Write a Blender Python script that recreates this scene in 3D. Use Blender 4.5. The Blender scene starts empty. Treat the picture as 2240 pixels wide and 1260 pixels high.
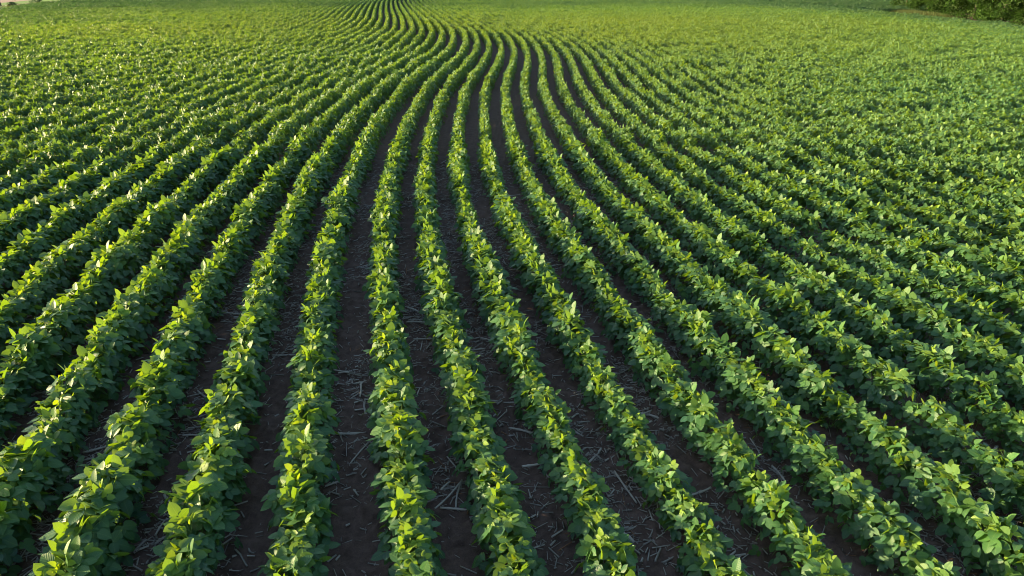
import bpy, math, random
import numpy as np
from mathutils import Vector, Matrix, Euler

SC = bpy.context.scene
COL = SC.collection
rng = np.random.default_rng(11)
random.seed(5)

# ------------------------------------------------------------------ camera model
F, CX, CY = 1493.0, 1120.0, 630.0
TH = math.radians(24.4873)
CT, ST = math.cos(TH), math.sin(TH)
CANOPY = 0.36
CAMZ = 4.129 + CANOPY


def project(x, y, z):
    """pixel position (2240 x 1260) of a world point, used only to choose which plants are near and in view"""
    h = CAMZ - z
    d = y * CT + h * ST
    d = np.where(d < 0.05, 0.05, d)
    return CX + F * x / d, CY + F * (-y * ST + h * CT) / d, d


def ground_at(px, py, z=0.0):
    u, v = (px - CX) / F, (py - CY) / F
    t = (CAMZ - z) / (ST + v * CT)
    return np.array([u * t, (CT - v * ST) * t])


# ------------------------------------------------------------------ small helpers
def link(o, parent=None):
    COL.objects.link(o)
    if parent is not None:
        o.parent = parent
    return o


def tag(o, label=None, cat=None, group=None, kind=None):
    if label: o['label'] = label
    if cat: o['category'] = cat
    if group: o['group'] = group
    if kind: o['kind'] = kind
    return o


def empty(name, loc, rz=0.0):
    o = bpy.data.objects.new(name, None)
    o.empty_display_size = 0.1
    o.location = loc
    o.rotation_euler = (0, 0, rz)
    return link(o)


def mesh_np(name, verts, polys, mats=(), attrs=None, uv=None, smooth=True, pmat=None):
    """polys: list of int arrays (n,3) or (n,4)"""
    me = bpy.data.meshes.new(name)
    verts = np.asarray(verts, np.float32)
    me.vertices.add(len(verts))
    me.vertices.foreach_set('co', verts.ravel())
    loops, tot = [], []
    for p in polys:
        p = np.asarray(p, np.int32)
        if len(p) == 0:
            continue
        loops.append(p.ravel())
        tot.append(np.full(len(p), p.shape[1], np.int32))
    loops = np.concatenate(loops)
    tot = np.concatenate(tot)
    me.loops.add(len(loops))
    me.loops.foreach_set('vertex_index', loops)
    me.polygons.add(len(tot))
    start = np.r_[0, np.cumsum(tot)[:-1]].astype(np.int32)
    me.polygons.foreach_set('loop_start', start)
    me.polygons.foreach_set('loop_total', tot)
    if smooth:
        me.polygons.foreach_set('use_smooth', np.ones(len(tot), bool))
    for m in mats:
        me.materials.append(m)
    if pmat is not None:
        me.polygons.foreach_set('material_index', np.asarray(pmat, np.int32))
    me.update(calc_edges=True)
    if attrs:
        for k, a in attrs.items():
            a = np.asarray(a, np.float32)
            if a.ndim == 1:
                at = me.attributes.new(k, 'FLOAT', 'POINT')
                at.data.foreach_set('value', a)
            else:
                at = me.attributes.new(k, 'FLOAT_VECTOR', 'POINT')
                at.data.foreach_set('vector', a.ravel())
    if uv is not None:
        l = me.uv_layers.new(name='uv')
        l.data.foreach_set('uv', np.asarray(uv, np.float32)[loops].ravel())
    return me


def norm(a):
    return a / np.maximum(np.linalg.norm(a, axis=-1, keepdims=True), 1e-9)


def lattice(ix, iy, seed):
    h = (ix.astype(np.int64) * 374761393 + iy.astype(np.int64) * 668265263 + seed * 974711) & 0x7fffffff
    h = ((h ^ (h >> 13)) * 1274126177) & 0x7fffffff
    return ((h ^ (h >> 16)) & 0xffff) / 65535.0


def vnoise(x, y, seed=0):
    ix, iy = np.floor(x), np.floor(y)
    fx, fy = x - ix, y - iy
    fx, fy = fx * fx * (3 - 2 * fx), fy * fy * (3 - 2 * fy)
    a, b = lattice(ix, iy, seed), lattice(ix + 1, iy, seed)
    c, d = lattice(ix, iy + 1, seed), lattice(ix + 1, iy + 1, seed)
    return (a + (b - a) * fx) * (1 - fy) + (c + (d - c) * fx) * fy


def ground_z(x, y):
    fade = np.clip(1.6 - np.hypot(x, y - 3) / 22, 0, 1)
    clod = np.clip(vnoise(x * 15 + 3, y * 15, 4) - .45, 0, 1) ** 1.5
    return fade * (.035 * (vnoise(x * 2.2, y * 2.2, 1) - .5) + .030 * (vnoise(x * 6, y * 6, 2) - .5) + .16 * clod
                   + .014 * (vnoise(x * 34, y * 34, 6) - .5)) - .016


# ------------------------------------------------------------------ materials
class NT:
    def __init__(self, name):
        self.m = bpy.data.materials.new(name)
        self.m.use_nodes = True
        self.t = self.m.node_tree
        self.t.nodes.clear()
        self.out = self.t.nodes.new('ShaderNodeOutputMaterial')

    def n(self, typ, **kw):
        nd = self.t.nodes.new(typ)
        for k, v in kw.items():
            setattr(nd, k, v)
        return nd

    def l(self, a, b):
        self.t.links.new(a, b)

    def math(self, op, a, b=0.0, clamp=False):
        nd = self.n('ShaderNodeMath', operation=op, use_clamp=clamp)
        for i, v in enumerate((a, b)):
            if isinstance(v, (int, float)):
                nd.inputs[i].default_value = v
            else:
                self.l(v, nd.inputs[i])
        return nd.outputs[0]

    def mix(self, fac, a, b, mode='MIX'):
        nd = self.n('ShaderNodeMix', data_type='RGBA', blend_type=mode)
        for i, v in ((0, fac), (6, a), (7, b)):
            if isinstance(v, (int, float)):
                nd.inputs[i].default_value = v
            elif isinstance(v, tuple):
                nd.inputs[i].default_value = (*v, 1)
            else:
                self.l(v, nd.inputs[i])
        return nd.outputs[2]

    def attr(self, name):
        return self.n('ShaderNodeAttribute', attribute_name=name).outputs['Fac']

    def noise(self, scale, detail=3, vec=None, rough=0.55):
        nd = self.n('ShaderNodeTexNoise')
        nd.inputs['Scale'].default_value = scale
        nd.inputs['Detail'].default_value = detail
        nd.inputs['Roughness'].default_value = rough
        if vec is not None:
            self.l(vec, nd.inputs['Vector'])
        return nd.outputs['Fac']

    def ramp(self, fac, *stops):
        nd = self.n('ShaderNodeValToRGB')
        e = nd.color_ramp.elements
        while len(e) < len(stops):
            e.new(0.5)
        for s, (p, c) in zip(e, stops):
            s.position = p
            s.color = (*c, 1)
        self.l(fac, nd.inputs[0])
        return nd.outputs[0]


def leaf_material(name, dark, mid, young, trans, trans_young, tfac=0.36, rough=0.42, spec=0.5, veins=True, rand=0.35, light_tint=False):
    m = NT(name)
    tint, age = m.attr('tint'), m.attr('age')
    rnd = m.n('ShaderNodeObjectInfo').outputs['Random']
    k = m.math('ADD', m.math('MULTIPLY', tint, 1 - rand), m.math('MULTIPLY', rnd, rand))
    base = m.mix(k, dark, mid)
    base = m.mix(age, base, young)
    tr = m.mix(age, trans, trans_young)
    if light_tint:
        pa = m.n('ShaderNodeAttribute', attribute_name='patch', attribute_type='INSTANCER').outputs['Fac']  # distant sunlit glow and dull shade bands put into the leaf colour
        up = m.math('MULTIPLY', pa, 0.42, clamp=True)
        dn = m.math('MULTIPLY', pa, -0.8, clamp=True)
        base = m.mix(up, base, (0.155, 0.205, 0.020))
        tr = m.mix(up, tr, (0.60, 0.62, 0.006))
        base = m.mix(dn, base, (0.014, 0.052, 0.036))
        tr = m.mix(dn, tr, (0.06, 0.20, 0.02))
    bump = None
    if veins:
        uvn = m.n('ShaderNodeUVMap', uv_map='uv')
        sep = m.n('ShaderNodeSeparateXYZ')
        m.l(uvn.outputs[0], sep.inputs[0])
        u, v = sep.outputs[0], m.math('ABSOLUTE', sep.outputs[1])
        rib = m.math('SUBTRACT', 1.0, m.math('DIVIDE', v, 0.07), clamp=True)
        ph = m.math('SUBTRACT', m.math('MULTIPLY', u, 7.0), m.math('MULTIPLY', v, 2.2))
        w = m.math('ABSOLUTE', m.math('SUBTRACT', m.math('FRACT', ph), 0.5))
        side = m.math('SUBTRACT', 1.0, m.math('DIVIDE', w, 0.09), clamp=True)
        vein = m.math('MAXIMUM', m.math('MULTIPLY', rib, 0.8), m.math('MULTIPLY', side, 0.4))
        base = m.mix(vein, base, (0.16, 0.24, 0.07))
        b = m.n('ShaderNodeBump')
        b.inputs['Strength'].default_value = 0.35
        b.inputs['Distance'].default_value = 0.004
        m.l(m.math('MULTIPLY', w, 2.0), b.inputs['Height'])
        bump = b.outputs[0]
    back = m.n('ShaderNodeNewGeometry').outputs['Backfacing']
    base = m.mix(m.math('MULTIPLY', back, 0.45), base, (0.12, 0.19, 0.075))
    p = m.n('ShaderNodeBsdfPrincipled')
    m.l(base, p.inputs['Base Color'])
    p.inputs['Roughness'].default_value = rough
    p.inputs['Specular IOR Level'].default_value = spec
    t = m.n('ShaderNodeBsdfTranslucent')
    m.l(tr, t.inputs['Color'])
    if bump:
        m.l(bump, p.inputs['Normal'])
    x = m.n('ShaderNodeMixShader')
    x.inputs[0].default_value = tfac
    m.l(p.outputs[0], x.inputs[1])
    m.l(t.outputs[0], x.inputs[2])
    m.l(x.outputs[0], m.out.inputs['Surface'])
    return m.m


def simple(name, col, rough=0.8, col2=None, scale=20.0, spec=0.3):
    m = NT(name)
    p = m.n('ShaderNodeBsdfPrincipled')
    p.inputs['Roughness'].default_value = rough
    p.inputs['Specular IOR Level'].default_value = spec
    if col2 is None:
        p.inputs['Base Color'].default_value = (*col, 1)
    else:
        tc = m.n('ShaderNodeTexCoord').outputs['Object']
        m.l(m.mix(m.noise(scale, 4, tc), col, col2), p.inputs['Base Color'])
    m.l(p.outputs[0], m.out.inputs['Surface'])
    return m.m


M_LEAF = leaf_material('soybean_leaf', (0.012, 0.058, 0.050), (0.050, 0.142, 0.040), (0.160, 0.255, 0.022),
                       (0.32, 0.54, 0.006), (0.58, 0.74, 0.008), tfac=0.25, rough=0.44, spec=0.34, light_tint=True)
M_STEM = simple('soybean_stem', (0.10, 0.19, 0.04), 0.6, (0.16, 0.24, 0.06), 30)


def soil_material():
    m = NT('dark_soil')
    pos = m.n('ShaderNodeNewGeometry').outputs['Position']
    big, med, fine = m.noise(0.7, 4, pos), m.noise(9, 5, pos, 0.6), m.noise(85, 4, pos, 0.65)
    c = m.ramp(m.math('ADD', m.math('MULTIPLY', med, 0.6), m.math('MULTIPLY', fine, 0.4)),
               (0.3, (0.045, 0.031, 0.028)), (0.5, (0.125, 0.083, 0.070)), (0.72, (0.24, 0.165, 0.14)))
    c = m.mix(m.math('MULTIPLY', big, 0.5), c, (0.12, 0.072, 0.055))
    crust = m.math('MULTIPLY', m.math('SUBTRACT', m.noise(2.3, 5, pos, 0.65), 0.55), 5.0, clamp=True)
    c = m.mix(m.math('MULTIPLY', crust, 0.45), c, (0.24, 0.165, 0.14))
    p = m.n('ShaderNodeBsdfPrincipled')
    p.inputs['Roughness'].default_value = 0.9
    p.inputs['Specular IOR Level'].default_value = 0.25
    m.l(c, p.inputs['Base Color'])
    b = m.n('ShaderNodeBump')
    b.inputs['Strength'].default_value = 1.0
    b.inputs['Distance'].default_value = 0.02
    m.l(m.math('ADD', med, m.math('MULTIPLY', fine, 0.5)), b.inputs['Height'])
    m.l(b.outputs[0], p.inputs['Normal'])
    m.l(p.outputs[0], m.out.inputs['Surface'])
    return m.m


M_SOIL = soil_material()


def residue_material():
    m = NT('dry_corn_residue')
    t = m.attr('tint')
    pos = m.n('ShaderNodeTexCoord').outputs['Object']
    rnd = m.n('ShaderNodeObjectInfo').outputs['Random']
    c = m.ramp(t, (0.0, (0.22, 0.195, 0.18)), (0.5, (0.50, 0.455, 0.41)), (0.93, (0.68, 0.62, 0.54)), (1.0, (0.38, 0.15, 0.05)))
    c = m.mix(m.math('MULTIPLY', rnd, 0.4), c, (0.16, 0.14, 0.13))
    c = m.mix(m.math('MULTIPLY', m.noise(60, 3, pos), 0.45), c, (0.11, 0.09, 0.075))
    p = m.n('ShaderNodeBsdfPrincipled')
    p.inputs['Roughness'].default_value = 0.75
    m.l(c, p.inputs['Base Color'])
    m.l(p.outputs[0], m.out.inputs['Surface'])
    return m.m


M_RES = residue_material()

# ------------------------------------------------------------------ leaves
T_ST = np.array([0, .15, .38, .72, 1.0])
W_ST = np.array([0, .31, .37, .275, 0])


def leaf_template(detail):
    if detail:
        v = [(t, 0, 0) for t in T_ST] + [(t, w, .22 * w) for t, w in zip(T_ST[1:4], W_ST[1:4])] + \
            [(t, -w, .22 * w) for t, w in zip(T_ST[1:4], W_ST[1:4])]
        v = np.array(v)
        v[:, 2] -= .22 * v[:, 0] ** 2
        tri = [(0, 1, 5), (0, 8, 1), (3, 4, 7), (3, 10, 4)]
        quad = [(1, 2, 6, 5), (2, 3, 7, 6), (8, 9, 2, 1), (9, 10, 3, 2)]
        uv = np.c_[v[:, 0], v[:, 1] / .32]
    else:
        v = np.array([(0, 0, 0), (.42, .36, .05), (1, 0, -.2), (.42, -.36, .05), (.42, 0, -.03)])
        tri = [(0, 4, 1), (4, 2, 1), (0, 3, 4), (4, 3, 2)]
        quad = []
        uv = np.c_[v[:, 0], v[:, 1] / .32]
    return v, np.array(tri, int).reshape(-1, 3), np.array(quad, int).reshape(-1, 4), uv


def leaves_mesh(pos, ax, nrm, size, tint, age, detail=True):
    """one leaflet per row: base position, axis along the blade, face normal, blade length"""
    v, tri, quad, uv = leaf_template(detail)
    ax = norm(ax)
    nrm = norm(nrm - (nrm * ax).sum(1, keepdims=True) * ax)
    bi = np.cross(nrm, ax)
    curl = np.random.default_rng(len(pos)).uniform(-.25, 1.9, len(pos))
    V = pos[:, None] + size[:, None, None] * (v[None, :, 0, None] * ax[:, None] + v[None, :, 1, None] * bi[:, None] + v[None, :, 2, None] * (nrm * curl[:, None])[:, None])
    n, k = len(pos), len(v)
    off = (np.arange(n) * k)[:, None, None]
    T = (tri[None] + off).reshape(-1, 3)
    Q = (quad[None] + off).reshape(-1, 4) if len(quad) else np.zeros((0, 4), int)
    return V.reshape(-1, 3), T, Q, np.tile(uv, (n, 1)), np.repeat(tint, k), np.repeat(age, k)


def tubes(p0, p1, r0, r1, sides=4):
    p0, p1 = np.asarray(p0, float), np.asarray(p1, float)
    d = norm(p1 - p0)
    ref = np.where(np.abs(d[:, 2:3]) < .9, np.array([[0, 0, 1.]]), np.array([[1., 0, 0]]))
    a = norm(np.cross(d, ref))
    b = np.cross(d, a)
    an = np.linspace(0, 2 * np.pi, sides, endpoint=False)
    ring = np.cos(an)[None, :, None] * a[:, None] + np.sin(an)[None, :, None] * b[:, None]
    V = np.concatenate([p0[:, None] + ring * np.reshape(r0, (-1, 1, 1)), p1[:, None] + ring * np.reshape(r1, (-1, 1, 1))], 1)
    i = np.arange(sides)
    j = (i + 1) % sides
    q = np.c_[i, j, j + sides, i + sides]
    Q = (q[None] + (np.arange(len(p0)) * 2 * sides)[:, None, None]).reshape(-1, 4)
    return V.reshape(-1, 3), Q


def plant_data(r, lush=1.0):
    """leaflets (pos, ax, nrm, size, tint, age) and stalks (p0, p1, r0, r1) of one bushy soybean plant"""
    L, S = [], []
    h = r.uniform(.33, .39) * lush
    top = np.array([r.normal(0, .03), r.normal(0, .03), h])
    S.append((np.zeros(3), top, .0045, .002))
    phi = r.uniform(0, 2 * np.pi)
    n = 37
    for i in range(n):
        f = (i + .5) / n
        node = top * (.12 + .84 * f)
        phi += 2.4 + r.normal(0, .35)
        # leaf tips lie near a dome: low and wide below, narrow on top
        ang = math.radians(np.clip(6 + 82 * f + r.normal(0, 9), 2, 88))
        rad = r.uniform(.72, 1.06) * lush
        p = np.array([math.cos(phi) * math.cos(ang) ** .8 * .19 * rad, math.sin(phi) * math.cos(ang) ** .8 * .19 * rad,
                      .055 + (h + .02) * math.sin(ang) ** .9 * (.82 + .22 * rad)])
        S.append((node, p, .0018, .0012))
        dh = np.array([math.cos(phi), math.sin(phi), 0])
        young = float(f > .84 and r.random() < .75)
        size = (r.uniform(.076, .114) if f > .25 else r.uniform(.062, .09)) * (1 - .32 * young) * lush
        tilt = math.radians(r.normal(48 - 34 * f, 14 + 13 * f) if not young else r.normal(5, 38))
        up = np.array([0, 0, 1.]) * math.cos(tilt) + dh * math.sin(tilt)
        side = np.cross(up, dh)
        roll = math.radians(r.normal(0, 25))
        nrm = up * math.cos(roll) + side * math.sin(roll)
        fw = norm(dh - (dh * nrm).sum() * nrm)
        sd = np.cross(nrm, fw)
        if f > .4 and r.random() < .14:                       # a leaf that stands up and shows its face or back
            fw, nrm = norm(fw * .35 + np.array([0, 0, 1.])), norm(-fw + .3 * nrm + .6 * r.normal(size=3) * np.array([1, 1, .2]))
            sd = np.cross(nrm, fw)
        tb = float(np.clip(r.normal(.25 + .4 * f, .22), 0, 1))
        for a, off, sc in ((0, .022, 1.0), (1.25, .004, .9), (-1.25, .004, .9)):
            a2 = a + r.normal(0, .15)
            ax = fw * math.cos(a2) + sd * math.sin(a2)
            n2 = nrm + .2 * r.normal(size=3) * np.array([1, 1, .3]) + (.22 * ax if a else 0)
            ax2 = ax + np.array([0, 0, r.normal(-.08, .18)])
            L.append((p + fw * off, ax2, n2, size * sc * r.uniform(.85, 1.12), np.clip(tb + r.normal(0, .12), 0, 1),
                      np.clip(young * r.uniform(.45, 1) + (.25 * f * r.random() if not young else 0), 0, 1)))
            if a == 0:
                S.append((p, p + fw * off, .001, .001))
    return L, S


def pack(L):
    return [np.array([l[i] for l in L], float) for i in range(6)]


def foliage_mesh(name, L, S=None, detail=True):
    V, T, Q, uv, ti, ag = leaves_mesh(*pack(L), detail=detail)
    mats, pm = [M_LEAF], None
    if S is not None:
        v2, q2 = tubes([s[0] for s in S], [s[1] for s in S], [s[2] for s in S], [s[3] for s in S], 3)
        q2 = q2 + len(V)
        pm = np.r_[np.zeros(len(T) + len(Q), int), np.ones(len(q2), int)]
        Q = np.concatenate([Q, q2]) if len(Q) else q2
        V = np.concatenate([V, v2])
        uv = np.concatenate([uv, np.zeros((len(v2), 2))])
        ti, ag = np.r_[ti, np.zeros(len(v2))], np.r_[ag, np.zeros(len(v2))]
        mats = [M_LEAF, M_STEM]
    return mesh_np(name, V, [T, Q], mats, {'tint': ti, 'age': ag}, uv, True, pm)


N_FORM = 14
FORMS = [plant_data(np.random.default_rng(100 + i), 1.0) for i in range(N_FORM)]
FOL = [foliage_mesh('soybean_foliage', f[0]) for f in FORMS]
STM = []
for f in FORMS:
    S = f[1]
    v, q = tubes([s[0] for s in S], [s[1] for s in S], [s[2] for s in S], [s[3] for s in S], 4)
    STM.append(mesh_np('soybean_stem', v, [q], [M_STEM]))

# ------------------------------------------------------------------ the crop rows
B0 = np.array([(905, 1254), (890, 1120), (874, 980), (862, 880), (850, 800), (845, 740), (840, 680), (836, 620), (835, 550), (837, 480),
               (845, 413), (853, 380), (862, 345), (875, 310), (900, 257), (917, 226), (931, 199), (952, 177), (970, 162), (992, 140), (1011, 120),
               (1020, 100), (1019, 84), (1011, 70), (999, 62), (987, 53), (972, 42), (950, 27), (934, 16), (923, 8), (918, 1.8)], float)
W0 = np.array([ground_at(a, b, CANOPY) for a, b in B0])


def resample(P, d):
    L = np.r_[0, np.cumsum(np.hypot(*np.diff(P, axis=0).T))]
    t = np.linspace(0, L[-1], max(2, int(L[-1] / d) + 1))
    return np.c_[np.interp(t, L, P[:, 0]), np.interp(t, L, P[:, 1])]


def smooth(P, n):
    P = P.copy()
    for _ in range(n):
        P[1:-1] = P[1:-1] * .5 + .25 * (P[:-2] + P[2:])
    return P


P = smooth(resample(W0, .5), 24)
d0, d1 = norm(P[0] - P[8]), norm(P[-1] - P[-9])
P = smooth(resample(np.r_[[P[0] + d0 * 8], P, [P[-1] + d1 * 40]], .5), 10)


def march(P, off):
    T = norm(np.gradient(P, axis=0))
    off = np.reshape(off, (-1, 1)) if np.ndim(off) else off
    return smooth(resample(P + np.c_[T[:, 1], -T[:, 0]] * off, .5), 3)


def left_spacing(y, k):
    """the left passes were planted a little wider, most of all round the bend"""
    m = np.interp(y, [0, 14, 27, 47, 52, 56, 64, 76, 101, 130], [1.08, 1.09, 1.09, 1.085, 1.09, 1.065, 1.01, .98, .99, .97])
    if k > 14: m = 1.02 + (m - 1.02) * max(0, 1 - (k - 14) / 20)
    return .76 * m + (.07 if k == 1 else 0)


ROWS = {0: P}
for k in range(1, 86):
    ROWS[k] = march(ROWS[k - 1], .775)
for k in range(1, 125):
    ROWS[-k] = march(ROWS[1 - k], -left_spacing(ROWS[1 - k][:, 1], k))

# field limits on the ground
EDGE_L = np.array([ground_at(0, 21, .3), ground_at(85, 10, .3), ground_at(172, 1, .3)])      # left margin of the crop
EDGE_R = np.array([ground_at(2240, 58, .4), ground_at(1935, 27, .4), ground_at(1905, 23, .4), ground_at(1700, 7, .4)])


def side_x(edge, y):
    e = edge[np.argsort(edge[:, 1])]
    sl0 = (e[1, 0] - e[0, 0]) / (e[1, 1] - e[0, 1])
    sl1 = (e[-1, 0] - e[-2, 0]) / (e[-1, 1] - e[-2, 1])
    x = np.interp(y, e[:, 1], e[:, 0])
    x = np.where(y < e[0, 1], e[0, 0] + (y - e[0, 1]) * sl0, x)
    return np.where(y > e[-1, 1], e[-1, 0] + (y - e[-1, 1]) * sl1, x)


def keep_view(x, y, m=5.0):
    return (np.abs(x) < .78 * (y * CT + CAMZ * ST) + m) & (y > 0.5) & (y < 175)


def in_field(x, y):
    return (x > side_x(EDGE_L, y) + .3) & (x < side_x(EDGE_R, y) - .3)


def along(P, step, r, jit=.25):
    L = np.r_[0, np.cumsum(np.hypot(*np.diff(P, axis=0).T))]
    t = np.arange(step * r.random(), L[-1], step)
    t = t + r.uniform(-jit, jit, len(t)) * step
    x, y = np.interp(t, L, P[:, 0]), np.interp(t, L, P[:, 1])
    T = norm(np.gradient(P, axis=0))
    return x, y, np.arctan2(np.interp(t, L, T[:, 1]), np.interp(t, L, T[:, 0]))


def vigour(x, y):
    v = .84 + .30 * vnoise(x * .9 + 7, y * .9, 3) + .12 * (vnoise(x * .12, y * .12, 5) - .5)
    v += .10 * np.clip(-x / 2.5, 0, 1.9) + .08 * np.clip(x / 8 - .5, 0, 1)
    # weak stretch of one row
    v -= .22 * np.exp(-(((x + 1.15) / .45) ** 2 + ((y - 13.2) / 1.6) ** 2))
    return v


SPACE = 0.175
NEAR_R, MID_R = 19.0, 46.0
near = []      # x, y, heading, row
mid, far = [], []
for k, P in sorted(ROWS.items()):
    r = np.random.default_rng(5000 + k)
    x, y, a = along(P, SPACE, r)
    lat = r.normal(0, .018, len(x))
    x, y = x - np.sin(a) * lat, y + np.cos(a) * lat
    dist = np.hypot(x, y)
    ok = keep_view(x, y) & in_field(x, y) & (dist < NEAR_R) & (vnoise(np.full(len(x), k * 13.7), np.arange(len(x)) * .33, 31) < .91)
    for q in np.where(ok)[0]:
        near.append((x[q], y[q], a[q], k))
    for lst, step, lo, hi in ((mid, .55, NEAR_R, MID_R), (far, 1.1, MID_R, 400)):
        x, y, a = along(P, step, r, .04)
        dist = np.hypot(x, y)
        ok = keep_view(x, y) & in_field(x, y) & (dist >= lo) & (dist < hi)
        lst.append(np.c_[x, y, a][ok])
mid, far = np.concatenate(mid), np.concatenate(far)
near_a = np.array([n[:3] for n in near])
near_k = np.array([n[3] for n in near])

# the 300 plants that show largest are objects of their own
px, py, dep = project(near_a[:, 0], near_a[:, 1], .25)
vis = (px > -25) & (px < 2265) & (py < 1290)
order = np.argsort(np.where(vis, dep, 1e9))[:300]
single = np.zeros(len(near_a), bool)
single[order] = vis[order]

ORD = ('first second third fourth fifth sixth seventh eighth ninth tenth eleventh twelfth thirteenth fourteenth fifteenth sixteenth seventeenth '
       'eighteenth nineteenth twentieth').split()


def ordinal(i):
    if i < 20: return ORD[i]
    tens = {2: 'twenty', 3: 'thirty', 4: 'forty', 5: 'fifty'}[(i + 1) // 10]
    if (i + 1) % 10 == 0: return {2: 'twentieth', 3: 'thirtieth', 4: 'fortieth', 5: 'fiftieth'}[(i + 1) // 10]
    return tens + '-' + ORD[(i + 1) % 10 - 1]


def row_pixels(k):
    P = ROWS[k]
    P = P[P[:, 1] > 1]
    a, b, _ = project(P[:, 0], P[:, 1], .25)
    return a, b


row_words, bottom_rows, left_rows, right_rows = {}, [], [], []
for k in sorted(set(near_k[single])):
    a, b = row_pixels(k)
    xb = np.interp(-1260, -b, a)
    if xb < 0: left_rows.append(k)
    elif xb > 2240: right_rows.append(k)
    else: bottom_rows.append(k)
for i, k in enumerate(bottom_rows): row_words[k] = ('%s crop row from left' % ordinal(i), 'bottom edge')
for i, k in enumerate(sorted(left_rows, reverse=True)): row_words[k] = ('%s crop row up the left border' % ordinal(i), 'border')
for i, k in enumerate(sorted(right_rows)): row_words[k] = ('%s crop row up the right border' % ordinal(i), 'border')

protos = {}
r = np.random.default_rng(77)
for k in sorted(set(near_k[single])):
    idx = np.where(single & (near_k == k))[0]
    idx = idx[np.argsort(near_a[idx, 1])]
    for j, q in enumerate(idx):
        x, y, a = near_a[q]
        f = int(r.integers(N_FORM))
        s = float(vigour(x, y) * r.uniform(.92, 1.08))
        if f not in protos:
            root = empty('soybean_plant', (0, 0, 0))
            st = link(bpy.data.objects.new('stem', STM[f]), root)
            fo = link(bpy.data.objects.new('foliage', FOL[f]), root)
            protos[f] = (root, st, fo)
        else:
            r0, s0, f0 = protos[f]
            root = r0.copy(); COL.objects.link(root)
            for c0 in (s0, f0):
                c = c0.copy(); COL.objects.link(c); c.parent = root
        root.location = (x, y, 0)
        root.rotation_euler = (float(r.normal(0, .05)), float(r.normal(0, .05)), float(r.uniform(0, 6.283)))
        root.scale = (s, s, s * float(r.uniform(.92, 1.06)))
        w, e = row_words[k]
        tag(root, 'leafy soybean plant, %s up from %s in %s' % (ordinal(j), e, w), 'soybean plant', 'soybean plants in the nearest stretch of the crop rows')

# every other plant: one mass, instanced from plant and row-segment forms
form_col = bpy.data.collections.new('soybean_forms')
form_objs = []


def add_form(me):
    o = bpy.data.objects.new('soybean_form_%03d' % len(form_objs), me)
    form_col.objects.link(o)
    form_objs.append(o)


for i in range(8):
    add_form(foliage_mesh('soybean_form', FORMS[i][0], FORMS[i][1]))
N_NEAR = len(form_objs)


def segment(length, seed):
    r = np.random.default_rng(seed)
    L = []
    n = int(round(length / SPACE))
    for i in range(n):
        D, _ = plant_data(r, r.uniform(.84, 1.20))
        o = np.array([(i + .5) / n * length - length / 2 + r.normal(0, .02), r.normal(0, .018), 0])
        L += [(d[0] + o, *d[1:]) for d in D]
    return L


for i in range(9):
    add_form(foliage_mesh('soybean_form', segment(.55, 300 + i), None, detail=False))
N_MID = len(form_objs)
for i in range(9):
    add_form(foliage_mesh('soybean_form', segment(1.1, 400 + i), None, detail=False))
N_FAR = len(form_objs)

rest = near_a[~single]
P_, R_, S_, I_ = [], [], [], []
r = np.random.default_rng(9)


def add_points(arr, i0, i1, spin):
    n = len(arr)
    s = vigour(arr[:, 0], arr[:, 1]) * r.uniform(.93, 1.07, n)
    P_.append(np.c_[arr[:, :2], np.zeros(n)])
    rz = r.uniform(0, 6.283, n) if spin else arr[:, 2] + np.pi * r.integers(0, 2, n)
    R_.append(np.c_[r.normal(0, .05 if spin else .0, n), r.normal(0, .05 if spin else .0, n), rz])
    S_.append(np.c_[s if spin else np.ones(n) * 1.03, s * (1 if spin else .86), s * (1 if spin else 1.10)])
    I_.append(r.integers(i0, i1, n))


add_points(rest, 0, N_NEAR, True)
add_points(mid, N_NEAR, N_MID, False)
add_points(far, N_MID, N_FAR, False)

# the strip beyond the right margin, its rows running across
EX = []
for yy in np.arange(80, 172, .76):
    x0 = float(side_x(EDGE_R, np.array(yy))) + 2.0
    xs = np.arange(x0, x0 + 75, 1.1)
    ok = np.ones(len(xs), bool)
    if yy < 100: ok = xs < -1e9
    else: ok = (xs < 150)
    EX.append(np.c_[xs, np.full(len(xs), yy), np.zeros(len(xs))][ok])
EX = np.concatenate(EX)
add_points(EX[keep_view(EX[:, 0], EX[:, 1])], N_MID, N_FAR, False)

P_, R_, S_, I_ = map(np.concatenate, (P_, R_, S_, I_))
cm = bpy.data.meshes.new('soybean_crop')
cm.vertices.add(len(P_))
cm.vertices.foreach_set('co', P_.astype(np.float32).ravel())
for nm, arr in (('rot', R_), ('scl', S_)):
    at = cm.attributes.new(nm, 'FLOAT_VECTOR', 'POINT')
    at.data.foreach_set('vector', arr.astype(np.float32).ravel())
at = cm.attributes.new('form', 'INT', 'POINT')
at.data.foreach_set('value', I_.astype(np.int32))
crop = link(bpy.data.objects.new('soybean_crop', cm))
tag(crop, 'wide field of green soybean plants in long winding rows beyond the nearest ones', 'soybean crop', kind='stuff')


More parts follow.
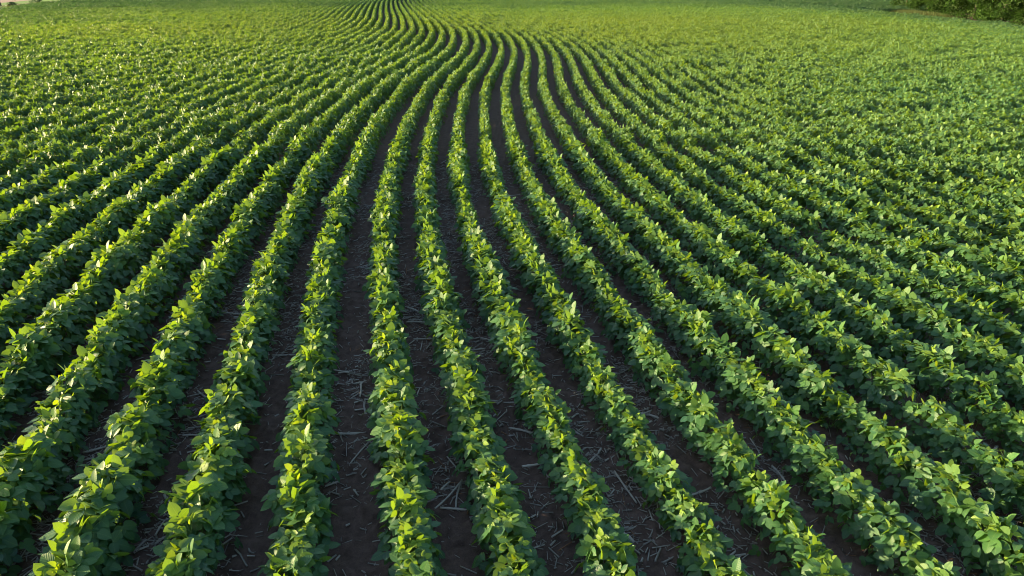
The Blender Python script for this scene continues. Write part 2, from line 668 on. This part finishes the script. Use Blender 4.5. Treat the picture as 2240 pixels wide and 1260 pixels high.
def scatter(ob, coll):
    ng = bpy.data.node_groups.new('scatter_plants', 'GeometryNodeTree')
    ng.interface.new_socket('Geometry', in_out='INPUT', socket_type='NodeSocketGeometry')
    ng.interface.new_socket('Geometry', in_out='OUTPUT', socket_type='NodeSocketGeometry')
    N = ng.nodes.new
    gi, go, ip, ci = N('NodeGroupInput'), N('NodeGroupOutput'), N('GeometryNodeInstanceOnPoints'), N('GeometryNodeCollectionInfo')
    ci.inputs['Collection'].default_value = coll
    ci.inputs['Separate Children'].default_value = True
    ci.inputs['Reset Children'].default_value = True
    at = []
    for nm, ty in (('form', 'INT'), ('rot', 'FLOAT_VECTOR'), ('scl', 'FLOAT_VECTOR')):
        a = N('GeometryNodeInputNamedAttribute')
        a.data_type = ty
        a.inputs['Name'].default_value = nm
        at.append(a.outputs['Attribute'])
    er = N('FunctionNodeEulerToRotation')
    lk = ng.links.new
    lk(gi.outputs[0], ip.inputs['Points'])
    lk(ci.outputs[0], ip.inputs['Instance'])
    ip.inputs['Pick Instance'].default_value = True
    lk(at[0], ip.inputs['Instance Index'])
    lk(at[1], er.inputs[0])
    lk(er.outputs[0], ip.inputs['Rotation'])
    lk(at[2], ip.inputs['Scale'])
    lk(ip.outputs[0], go.inputs[0])
    md = ob.modifiers.new('scatter', 'NODES')
    md.node_group = ng


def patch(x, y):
    """paler, yellower crop on the middle of the field, deeper green toward its margins (sun glow and shade bands painted in, plus random mottling)"""
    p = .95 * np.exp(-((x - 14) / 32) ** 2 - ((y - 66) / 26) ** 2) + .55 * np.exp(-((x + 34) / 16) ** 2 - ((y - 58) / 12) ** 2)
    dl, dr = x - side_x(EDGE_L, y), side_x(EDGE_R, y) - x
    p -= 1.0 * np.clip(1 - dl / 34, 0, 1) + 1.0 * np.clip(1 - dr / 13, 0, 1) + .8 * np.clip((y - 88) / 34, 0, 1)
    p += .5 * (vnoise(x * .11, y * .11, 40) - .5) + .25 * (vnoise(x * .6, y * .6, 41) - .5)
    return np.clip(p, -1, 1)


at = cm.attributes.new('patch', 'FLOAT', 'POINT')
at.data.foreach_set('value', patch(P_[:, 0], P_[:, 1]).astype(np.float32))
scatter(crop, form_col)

# ------------------------------------------------------------------ ground
def axis(lo, hi, fine_lo, fine_hi, step, grow):
    a = list(np.arange(fine_lo, fine_hi, step))
    s = step
    x = fine_hi
    while x < hi:
        a.append(x); s *= grow; x += s
    a.append(hi)
    s, x, b = step, fine_lo - step, []
    while x > lo:
        b.append(x); s *= grow; x -= s
    b.append(lo)
    return np.array(b[::-1] + a)


gx = axis(-1500, 1500, -5.2, 5.2, .032, 1.035)
gy = axis(-600, 3000, 2.6, 10.0, .032, 1.03)
X, Y = np.meshgrid(gx, gy)
Z = ground_z(X, Y)
nx, ny = len(gx), len(gy)
i = np.arange(nx * ny).reshape(ny, nx)
q = np.stack([i[:-1, :-1], i[:-1, 1:], i[1:, 1:], i[1:, :-1]], -1).reshape(-1, 4)
gr = link(bpy.data.objects.new('ground', mesh_np('ground', np.c_[X.ravel(), Y.ravel(), Z.ravel()], [q], [M_SOIL])))
tag(gr, kind='structure')


def strip(name, pts_a, pts_b, z, mat, kind='structure'):
    pts_a, pts_b = np.array(pts_a), np.array(pts_b)
    n = len(pts_a)
    V = np.r_[np.c_[pts_a, np.full(n, z)], np.c_[pts_b, np.full(n, z)]]
    qs = [(j, j + 1, n + j + 1, n + j) for j in range(n - 1)]
    o = link(bpy.data.objects.new(name, mesh_np(name, V, [np.array(qs)], [mat], smooth=False)))
    return tag(o, kind=kind)


def left_line(off, y0=40, y1=330, n=30):
    y = np.linspace(y0, y1, n)
    return np.c_[side_x(EDGE_L, y) - off, y]


M_DRY = simple('dry_verge', (0.085, 0.075, 0.03), .9, (0.04, 0.065, 0.018), .9)
M_LAWN = simple('mown_grass', (0.10, 0.20, 0.02), .9, (0.13, 0.22, 0.03), .5)
M_GRAV = simple('pale_gravel', (0.42, 0.42, 0.42), .9, (0.55, 0.54, 0.52), 2)
M_BARE = simple('bare_tan_field', (0.33, 0.21, 0.17), .95, (0.27, 0.18, 0.14), .25)
strip('verge', left_line(-1), left_line(5.2), .02, M_DRY)
strip('gravel_track', left_line(5.2), left_line(7.2), .03, M_GRAV)
strip('grass_strip', left_line(7.2), left_line(13.5), .02, M_LAWN)
strip('bare_field', left_line(13.5), left_line(240), .02, M_BARE)

# ------------------------------------------------------------------ crop residue between the rows
def gap_points(n, ymin, ymax, r, wide=.30):
    out = []
    ks = np.array(sorted(k for k in ROWS if -16 <= k <= 16))
    while len(out) < n:
        k = int(r.choice(ks))
        P = ROWS[k]
        P = P[(P[:, 1] > ymin) & (P[:, 1] < ymax)]
        if len(P) < 3: continue
        j = r.uniform(0, len(P) - 1.01)
        a = P[int(j)] + (P[int(j) + 1] - P[int(j)]) * (j % 1)
        T = norm(P[int(j) + 1] - P[int(j)])
        side = np.array([T[1], -T[0]])
        pt = a + side * (.38 + r.uniform(-wide, wide))
        if not keep_view(pt[0], pt[1], 1.0): continue
        out.append((pt[0], pt[1], k))
    return out


r = np.random.default_rng(21)
pts = gap_points(120000, 2.0, 18, r, .36)
pts = np.array([(p[0], p[1]) for p in pts])
dens = vnoise(pts[:, 0] * 1.7, pts[:, 1] * 1.1, 8)
pts = pts[r.random(len(pts)) < np.clip((dens - .3) * 2.4, .10, 1)]
n = len(pts)

ln = np.clip(r.lognormal(-2.8, .6, n), .02, .28)
wd = np.clip(r.lognormal(-5.15, .5, n), .002, .012)
an = r.uniform(0, np.pi, n)
dz = r.normal(0, .10, n)
d = np.c_[np.cos(an), np.sin(an), dz]
c = np.c_[pts, ground_z(pts[:, 0], pts[:, 1]) + .004 + r.random(n) * .012]
v, q = tubes(c - d * ln[:, None] / 2, c + d * ln[:, None] / 2, wd, wd * .8, 3)
ti = np.repeat(np.clip(r.normal(.5, .26, n), 0, .92) + (r.random(n) < .03) * 1.0, 6).clip(0, 1)
litter = link(bpy.data.objects.new('straw_litter', mesh_np('straw_litter', v, [q], [M_RES], {'tint': ti}, smooth=False)))
tag(litter, 'chopped grey straw and husk bits scattered over dark soil between crop rows', 'straw litter', kind='stuff')


def stalk_mesh(seed):
    r = np.random.default_rng(seed)
    L, R = r.uniform(.18, .5), r.uniform(.008, .014)
    nseg, sides = 14, 8
    bend = r.normal(0, .10)
    ts = np.linspace(-.5, .5, nseg)
    V = []
    for t in ts:
        rr = R * (1 - .18 * (t + .5)) * (1.28 if abs(((t + .5) * L * 7) % 1 - .5) < .12 else 1.0)
        for s in range(sides):
            a = 2 * np.pi * s / sides
            V.append((t * L, bend * L * (t * t * 4) * .5 + rr * math.cos(a), rr * math.sin(a) * .85))
    Q = [(a * sides + s, a * sides + (s + 1) % sides, (a + 1) * sides + (s + 1) % sides, (a + 1) * sides + s) for a in range(nseg - 1) for s in range(sides)]
    V += [(-.5 * L + .01, bend * L * .5, 0), (.5 * L - .01, bend * L * .5, 0)]     # hollow ends
    T = [((s + 1) % sides, s, nseg * sides) for s in range(sides)] + \
        [((nseg - 1) * sides + s, (nseg - 1) * sides + (s + 1) % sides, nseg * sides + 1) for s in range(sides)]
    tt = np.full(len(V), r.uniform(.45, .9))
    return mesh_np('corn_stalk', V, [np.array(T), np.array(Q)], [M_RES], {'tint': tt})


STALKS = [stalk_mesh(60 + i) for i in range(9)]
r = np.random.default_rng(33)
cand = gap_points(900, 2.4, 9.5, r, .20)
taken, byk = [], {}
for x, y, k in cand:
    a, b, dd = project(np.array(x), np.array(y), 0.)
    if not (10 < a < 2230 and 560 < b < 1250): continue
    if vnoise(np.array(x * 1.7), np.array(y * 1.1), 8) < .42 or len(taken) >= 120: continue
    if any((x - t[0]) ** 2 + (y - t[1]) ** 2 < .015 for t in taken): continue
    taken.append((x, y))
    byk.setdefault(k, []).append((y, x))
first = None
for k, lst in sorted(byk.items()):
    if k not in row_words: continue
    for j, (y, x) in enumerate(sorted(lst)):
        o = bpy.data.objects.new('corn_stalk', STALKS[int(r.integers(len(STALKS)))]) if first is None else first.copy()
        if first is not None: o.data = STALKS[int(r.integers(len(STALKS)))]
        first = first or o
        COL.objects.link(o)
        o.location = (x, y, float(ground_z(np.array(x), np.array(y))) + .016)
        o.rotation_euler = (float(r.uniform(0, 6)), float(r.normal(0, .05)), float(r.uniform(0, 6.28)))
        tag(o, 'broken corn stalk, %s up the soil right of %s' % (ordinal(j), row_words[k][0]), 'corn stalk',
            'broken corn stalks between the rows')

# ------------------------------------------------------------------ weeds
M_GRASS = leaf_material('grass_blade', (0.05, 0.13, 0.02), (0.09, 0.19, 0.03), (0.13, 0.24, 0.03), (0.3, 0.5, .03), (0.4, .6, .03), .4, veins=False)
M_WEED = leaf_material('dusty_weed_leaf', (0.07, 0.12, 0.07), (0.11, 0.17, 0.10), (0.12, 0.2, 0.08), (0.2, 0.35, .06), (0.3, .45, .06), .3, .6, .3, veins=False)


def grass_weed(seed, n, h, label, loc):
    r = np.random.default_rng(seed)
    V, Q = [], []
    for i in range(n):
        a, ln, lean, w = r.uniform(0, 6.28), h * r.uniform(.55, 1.1), r.uniform(.15, .8), r.uniform(.004, .007)
        base = np.array([r.normal(0, .025), r.normal(0, .025), 0])
        dh, sd = np.array([math.cos(a), math.sin(a), 0]), np.array([-math.sin(a), math.cos(a), 0])
        o = len(V)
        for t in np.linspace(0, 1, 6):
            c = base + dh * ln * lean * t ** 2 + np.array([0, 0, ln * (t - .35 * lean * t * t)])
            ww = w * (1 - t ** 2) + .0004
            V += [c - sd * ww, c + sd * ww]
        Q += [(o + 2 * j, o + 2 * j + 1, o + 2 * j + 3, o + 2 * j + 2) for j in range(5)]
    n2 = len(V)
    o = link(bpy.data.objects.new('grass_weed', mesh_np('grass_weed', V, [np.array(Q)], [M_GRASS], {'tint': r.random(n2), 'age': np.full(n2, .5)})))
    o.location = (*loc, 0)
    return tag(o, label, 'grass weed')


def broad_weed(seed, n, h, size, label, loc):
    r = np.random.default_rng(seed)
    root = empty('broadleaf_weed', (*loc, 0))
    L, S = [], []
    for i in range(n):
        a, f = r.uniform(0, 6.28), r.uniform(.25, 1)
        sp = h * .45 * f
        tip = np.array([math.cos(a) * sp, math.sin(a) * sp, h * f * r.uniform(.7, 1)])
        S.append((np.array([r.normal(0, .02), r.normal(0, .02), 0]), tip, .0025, .0012))
        for j in range(4):
            b = a + r.normal(0, 1.0)
            L.append((tip * r.uniform(.7, 1), np.array([math.cos(b), math.sin(b), r.normal(.1, .4)]), np.array([r.normal(0, .5), r.normal(0, .5), 1]),
                      size * r.uniform(.6, 1.2), r.random(), r.random() * .4))
    V, T, Q, uv, ti, ag = leaves_mesh(*pack(L))
    link(bpy.data.objects.new('foliage', mesh_np('weed_foliage', V, [T, Q], [M_WEED], {'tint': ti, 'age': ag}, uv)), root)
    v, q = tubes([s[0] for s in S], [s[1] for s in S], [s[2] for s in S], [s[3] for s in S], 4)
    link(bpy.data.objects.new('stem', mesh_np('weed_stem', v, [q], [M_STEM])), root)
    return tag(root, label, 'weed')


grass_weed(1, 16, .62, 'thin tall grass tuft poking out beside a lush crop row', ground_at(771, 326))
grass_weed(2, 60, .45, 'dense bright grass weed on bare soil among the right rows', ground_at(1622, 475))
broad_weed(3, 12, .22, .05, 'dusty low weed patch right behind the bright grass weed', ground_at(1572, 440))
broad_weed(4, 14, .24, .05, 'dusty weed in the furrow farther back from the grass weed', ground_at(1532, 408))
broad_weed(5, 14, .20, .055, 'dusty weed clump just below the bright grass weed', ground_at(1690, 535))
broad_weed(6, 14, .2, .055, 'dusty dark weed clump midway down the weedy furrow', ground_at(1760, 590))
broad_weed(8, 16, .2, .06, 'broad dusty weed at the lower end of the weedy furrow', ground_at(1890, 655))
broad_weed(7, 5, .34, .075, 'lone spindly pale weed standing on soil near lower left rows', ground_at(152, 1068))

# ------------------------------------------------------------------ trees
M_TREE = leaf_material('tree_leaf', (0.006, 0.019, 0.003), (0.017, 0.047, 0.004), (0.04, 0.09, 0.005), (0.05, 0.12, .003), (0.10, .18, .004), .14, .6, .08, veins=False)
M_DARKTREE = leaf_material('dark_tree_leaf', (0.016, 0.04, 0.014), (0.028, 0.06, 0.018), (0.03, 0.07, 0.02), (0.03, 0.08, .01), (0.05, .1, .01), .2, .5, .3, veins=False)
M_BARK = simple('bark', (0.035, 0.028, 0.022), .9, (0.06, 0.05, 0.04), 6)


def crown_mesh(seed, height, rad, base, nclump, per, leaf, mat, clump_r=(.55, 1.1)):
    r = np.random.default_rng(seed)
    pos, nr, tint, age = [], [], [], []
    for i in range(nclump):
        f = r.random()
        z = base + (height - base) * f
        prof = math.sin(math.pi * min(1, .22 + .78 * f)) ** .6 if f > .35 else .82 + .3 * r.random()
        a = r.uniform(0, 6.283)
        rr = rad * prof * math.sqrt(r.uniform(.35, 1.0))
        c = np.array([rr * math.cos(a), rr * math.sin(a), z])
        cr = r.uniform(*clump_r)
        dirs = norm(r.normal(size=(per, 3)))
        rad_ = cr * r.random(per) ** .28
        p = c + dirs * rad_[:, None] * np.array([1, 1, .75])
        pos.append(p)
        nr.append(dirs * 1.2 + .45 * r.normal(size=(per, 3)) + np.array([0, 0, .4]))
        tint.append(np.clip(r.normal(.5, .2, per) + r.normal(0, .22), 0, 1))
        age.append(np.clip(r.normal(.15, .15, per), 0, 1))
    pos, nr, tint, age = map(np.concatenate, (pos, nr, tint, age))
    pos[:, 2] = np.maximum(pos[:, 2], .08)
    ax = np.cross(norm(nr), r.normal(size=pos.shape))
    V, T, Q, uv, ti, ag = leaves_mesh(pos, ax, nr, leaf * r.uniform(.7, 1.3, len(pos)), tint, age, detail=False)
    return mesh_np('tree_crown', V, [T, Q], [mat], {'tint': ti, 'age': ag}, uv)


def trunk_mesh(seed, height, rad):
    r = np.random.default_rng(seed)
    p0, p1, r0, r1 = [], [], [], []
    c = np.zeros(3)
    n = 7
    for i in range(n):
        nx_ = c + np.array([r.normal(0, .12), r.normal(0, .12), height / n])
        p0.append(c); p1.append(nx_); r0.append(rad * (1 - i / n * .8)); r1.append(rad * (1 - (i + 1) / n * .8))
        if i > 0:
            for _ in range(3):
                a, ln = r.uniform(0, 6.28), height * r.uniform(.15, .32)
                e = nx_ + np.array([math.cos(a) * ln, math.sin(a) * ln, ln * r.uniform(.2, .7)])
                p0.append(nx_); p1.append(e); r0.append(rad * .35); r1.append(rad * .08)
        c = nx_
    v, q = tubes(p0, p1, np.array(r0), np.array(r1), 8)
    return mesh_np('tree_trunk', v, [q], [M_BARK])


TREE_FORMS = []
for i in range(5):
    h = [9.5, 11, 8.5, 10, 12][i]
    TREE_FORMS.append((trunk_mesh(40 + i, h * .85, .17), crown_mesh(50 + i, h, 2.7, .2, 62, 230, .20, M_TREE, (.75, 1.35))))
r = np.random.default_rng(3)
edge = [(2262, 62, 0.9), (2190, 54, 1.0), (2128, 47, 1.05), (2072, 41, 1.0), (2026, 35, 1.0), (1985, 29, .85), (1940, 22, .85), (2330, 72, 1.0), (2420, 84, 1.0)]
tprotos = {}
words = ['broad leafy tree at the woodlot edge nearest the right border',
         'leafy tree second from the right border along the woodlot edge',
         'leafy tree third from the right border along the woodlot edge',
         'leafy tree fourth from the right border along the woodlot edge',
         'leafy tree fifth from the right border along the woodlot edge',
         'smaller leafy tree next to the last one at woodlot far end',
         'smallest bushy tree at the far left end of the woodlot']
out_label = 'leafy woodlot tree standing beyond the right border'


def place_tree(f, loc, s, label, group):
    if f not in tprotos:
        root = empty('leafy_tree', (0, 0, 0))
        a = link(bpy.data.objects.new('trunk', TREE_FORMS[f][0]), root)
        b = link(bpy.data.objects.new('crown', TREE_FORMS[f][1]), root)
        tprotos[f] = (root, a, b)
    else:
        r0, a0, b0 = tprotos[f]
        root = r0.copy(); COL.objects.link(root)
        for c0 in (a0, b0):
            c = c0.copy(); COL.objects.link(c); c.parent = root
    root.location = (*loc, 0)
    root.rotation_euler = (0, 0, float(r.uniform(0, 6.28)))
    root.scale = (s, s, s)
    tag(root, label, 'tree', group)


for i, (a, b, s) in enumerate(edge):
    g = ground_at(a, b)
    g = g + np.array([3.4 * s, 0.6])
    place_tree(i % 5, g, s, words[i] if i < 7 else out_label, 'trees along the woodlot edge')
bi = 0
for i, (a, b, s) in enumerate(edge[:7]):
    g = ground_at(a, b) + np.array([8.5, 2.0])
    place_tree((i + 2) % 5, g, 1.05, 'dark tree in the shade behind the woodlot edge trees', 'trees inside the woodlot')

# rough verge at the woodlot's far corner
def tufts(name, n, sampler, h, mat, label, seed, kind='stuff'):
    r = np.random.default_rng(seed)
    V, Q = [], []
    for i in range(n):
        b = sampler(r)
        hh = h * r.uniform(.4, 1.2)
        a = r.uniform(0, 6.28)
        sd = np.array([math.cos(a), math.sin(a), 0]) * .03
        tip = b + np.array([r.normal(0, .12), r.normal(0, .12), hh])
        o = len(V)
        V += [b - sd, b + sd, tip + sd * .15, tip - sd * .15]
        Q.append((o, o + 1, o + 2, o + 3))
    ob = link(bpy.data.objects.new(name, mesh_np(name, V, [np.array(Q)], [mat], {'tint': r.random(len(V)), 'age': r.random(len(V)) * .5})))
    return tag(ob, label, 'rough grass', kind=kind)


M_ROUGH = leaf_material('rough_grass', (0.05, 0.06, 0.02), (0.05, 0.085, 0.02), (0.10, 0.075, 0.035), (0.1, .14, .02), (.14, .11, .03), .3, .7, .2, veins=False)


def corner(r):
    t = r.random()
    a = ground_at(1922, 27) * (1 - t) + ground_at(2060, 40) * t
    return np.array([a[0] + r.uniform(.3, 3.0 * (1 - t) + .6), a[1] + r.normal(0, .6), 0])


def left_verge(r):
    y = r.uniform(85, 150)
    return np.array([float(side_x(EDGE_L, np.array(y))) - r.uniform(.2, 5.0), y, 0])


tufts('rough_grass', 4000, corner, .5, M_ROUGH, 'rough brownish grass at the corner of the woodlot', 4)
tufts('verge_grass', 9000, left_verge, .35, M_ROUGH, 'dry brownish grass verge between the crop and the pale track', 6)

# shrubs on the left verge and the dark tree by the track
def shrub(loc, s, label, seed):
    root = empty('verge_shrub', (*loc, 0))
    link(bpy.data.objects.new('foliage', crown_mesh(seed, .9 * s, .9 * s, .1, 14, 60, .12, M_DARKTREE, (.2, .4))), root)
    v, q = tubes([(0, 0, 0), (0, 0, .1)], [(.1, 0, .5 * s), (-.15, .1, .5 * s)], [.02, .02], [.01, .01], 5)
    link(bpy.data.objects.new('stem', mesh_np('shrub_stem', v, [q], [M_BARK])), root)
    tag(root, label, 'shrub')


shrub(ground_at(81, 8.5), 1.1, 'small dark round shrub beside the pale gravel track', 1)
shrub(ground_at(28, 15), .7, 'tiny dark shrub on the verge nearest the dark tree', 2)
g = ground_at(1.5, 13.0)
root = empty('dark_tree', (*g, 0))
link(bpy.data.objects.new('trunk', trunk_mesh(9, 6.5, .17)), root)
link(bpy.data.objects.new('crown', crown_mesh(12, 8, 2.4, .75, 60, 70, .2, M_DARKTREE, (.35, .7))), root)
tag(root, 'dark tree with low hanging branches beyond the gravel track', 'tree')

# ------------------------------------------------------------------ light, sky, camera
EL, AZ = math.radians(10.5), math.radians(88.0)      # azimuth measured left of the view direction
w = bpy.data.worlds.new('World')
SC.world = w
w.use_nodes = True
sky = w.node_tree.nodes.new('ShaderNodeTexSky')
sky.sky_type = 'NISHITA'
sky.sun_disc = False
sky.sun_elevation = EL
sky.sun_rotation = -AZ
bg = w.node_tree.nodes['Background']
w.node_tree.links.new(sky.outputs[0], bg.inputs[0])
bg.inputs[1].default_value = 0.11
sd = Vector((-math.sin(AZ) * math.cos(EL), math.cos(AZ) * math.cos(EL), math.sin(EL)))
sun = bpy.data.lights.new('sun', 'SUN')
sun.energy = 5.0
sun.angle = math.radians(0.53)
sun.color = (1.0, 0.78, 0.42)
so = link(bpy.data.objects.new('sun', sun))
so.rotation_euler = sd.to_track_quat('Z', 'Y').to_euler()
so.location = sd * 60

cam = bpy.data.cameras.new('camera')
cam.sensor_width = 36
cam.lens = 36 * F / 2240
cam.clip_start = .05
cam.clip_end = 6000
co = link(bpy.data.objects.new('camera', cam))
co.location = (0, 0, CAMZ)
co.rotation_euler = (math.radians(90) - TH, 0, 0)
SC.camera = co
vs = SC.view_settings
vs.view_transform = 'Standard'
vs.look = 'None'
vs.gamma = 1
vs.exposure = 1.85
SC.cycles.filter_width = 0.9
SC.cycles.max_bounces = 6
SC.cycles.diffuse_bounces = 2
SC.cycles.transmission_bounces = 4
SC.cycles.glossy_bounces = 2
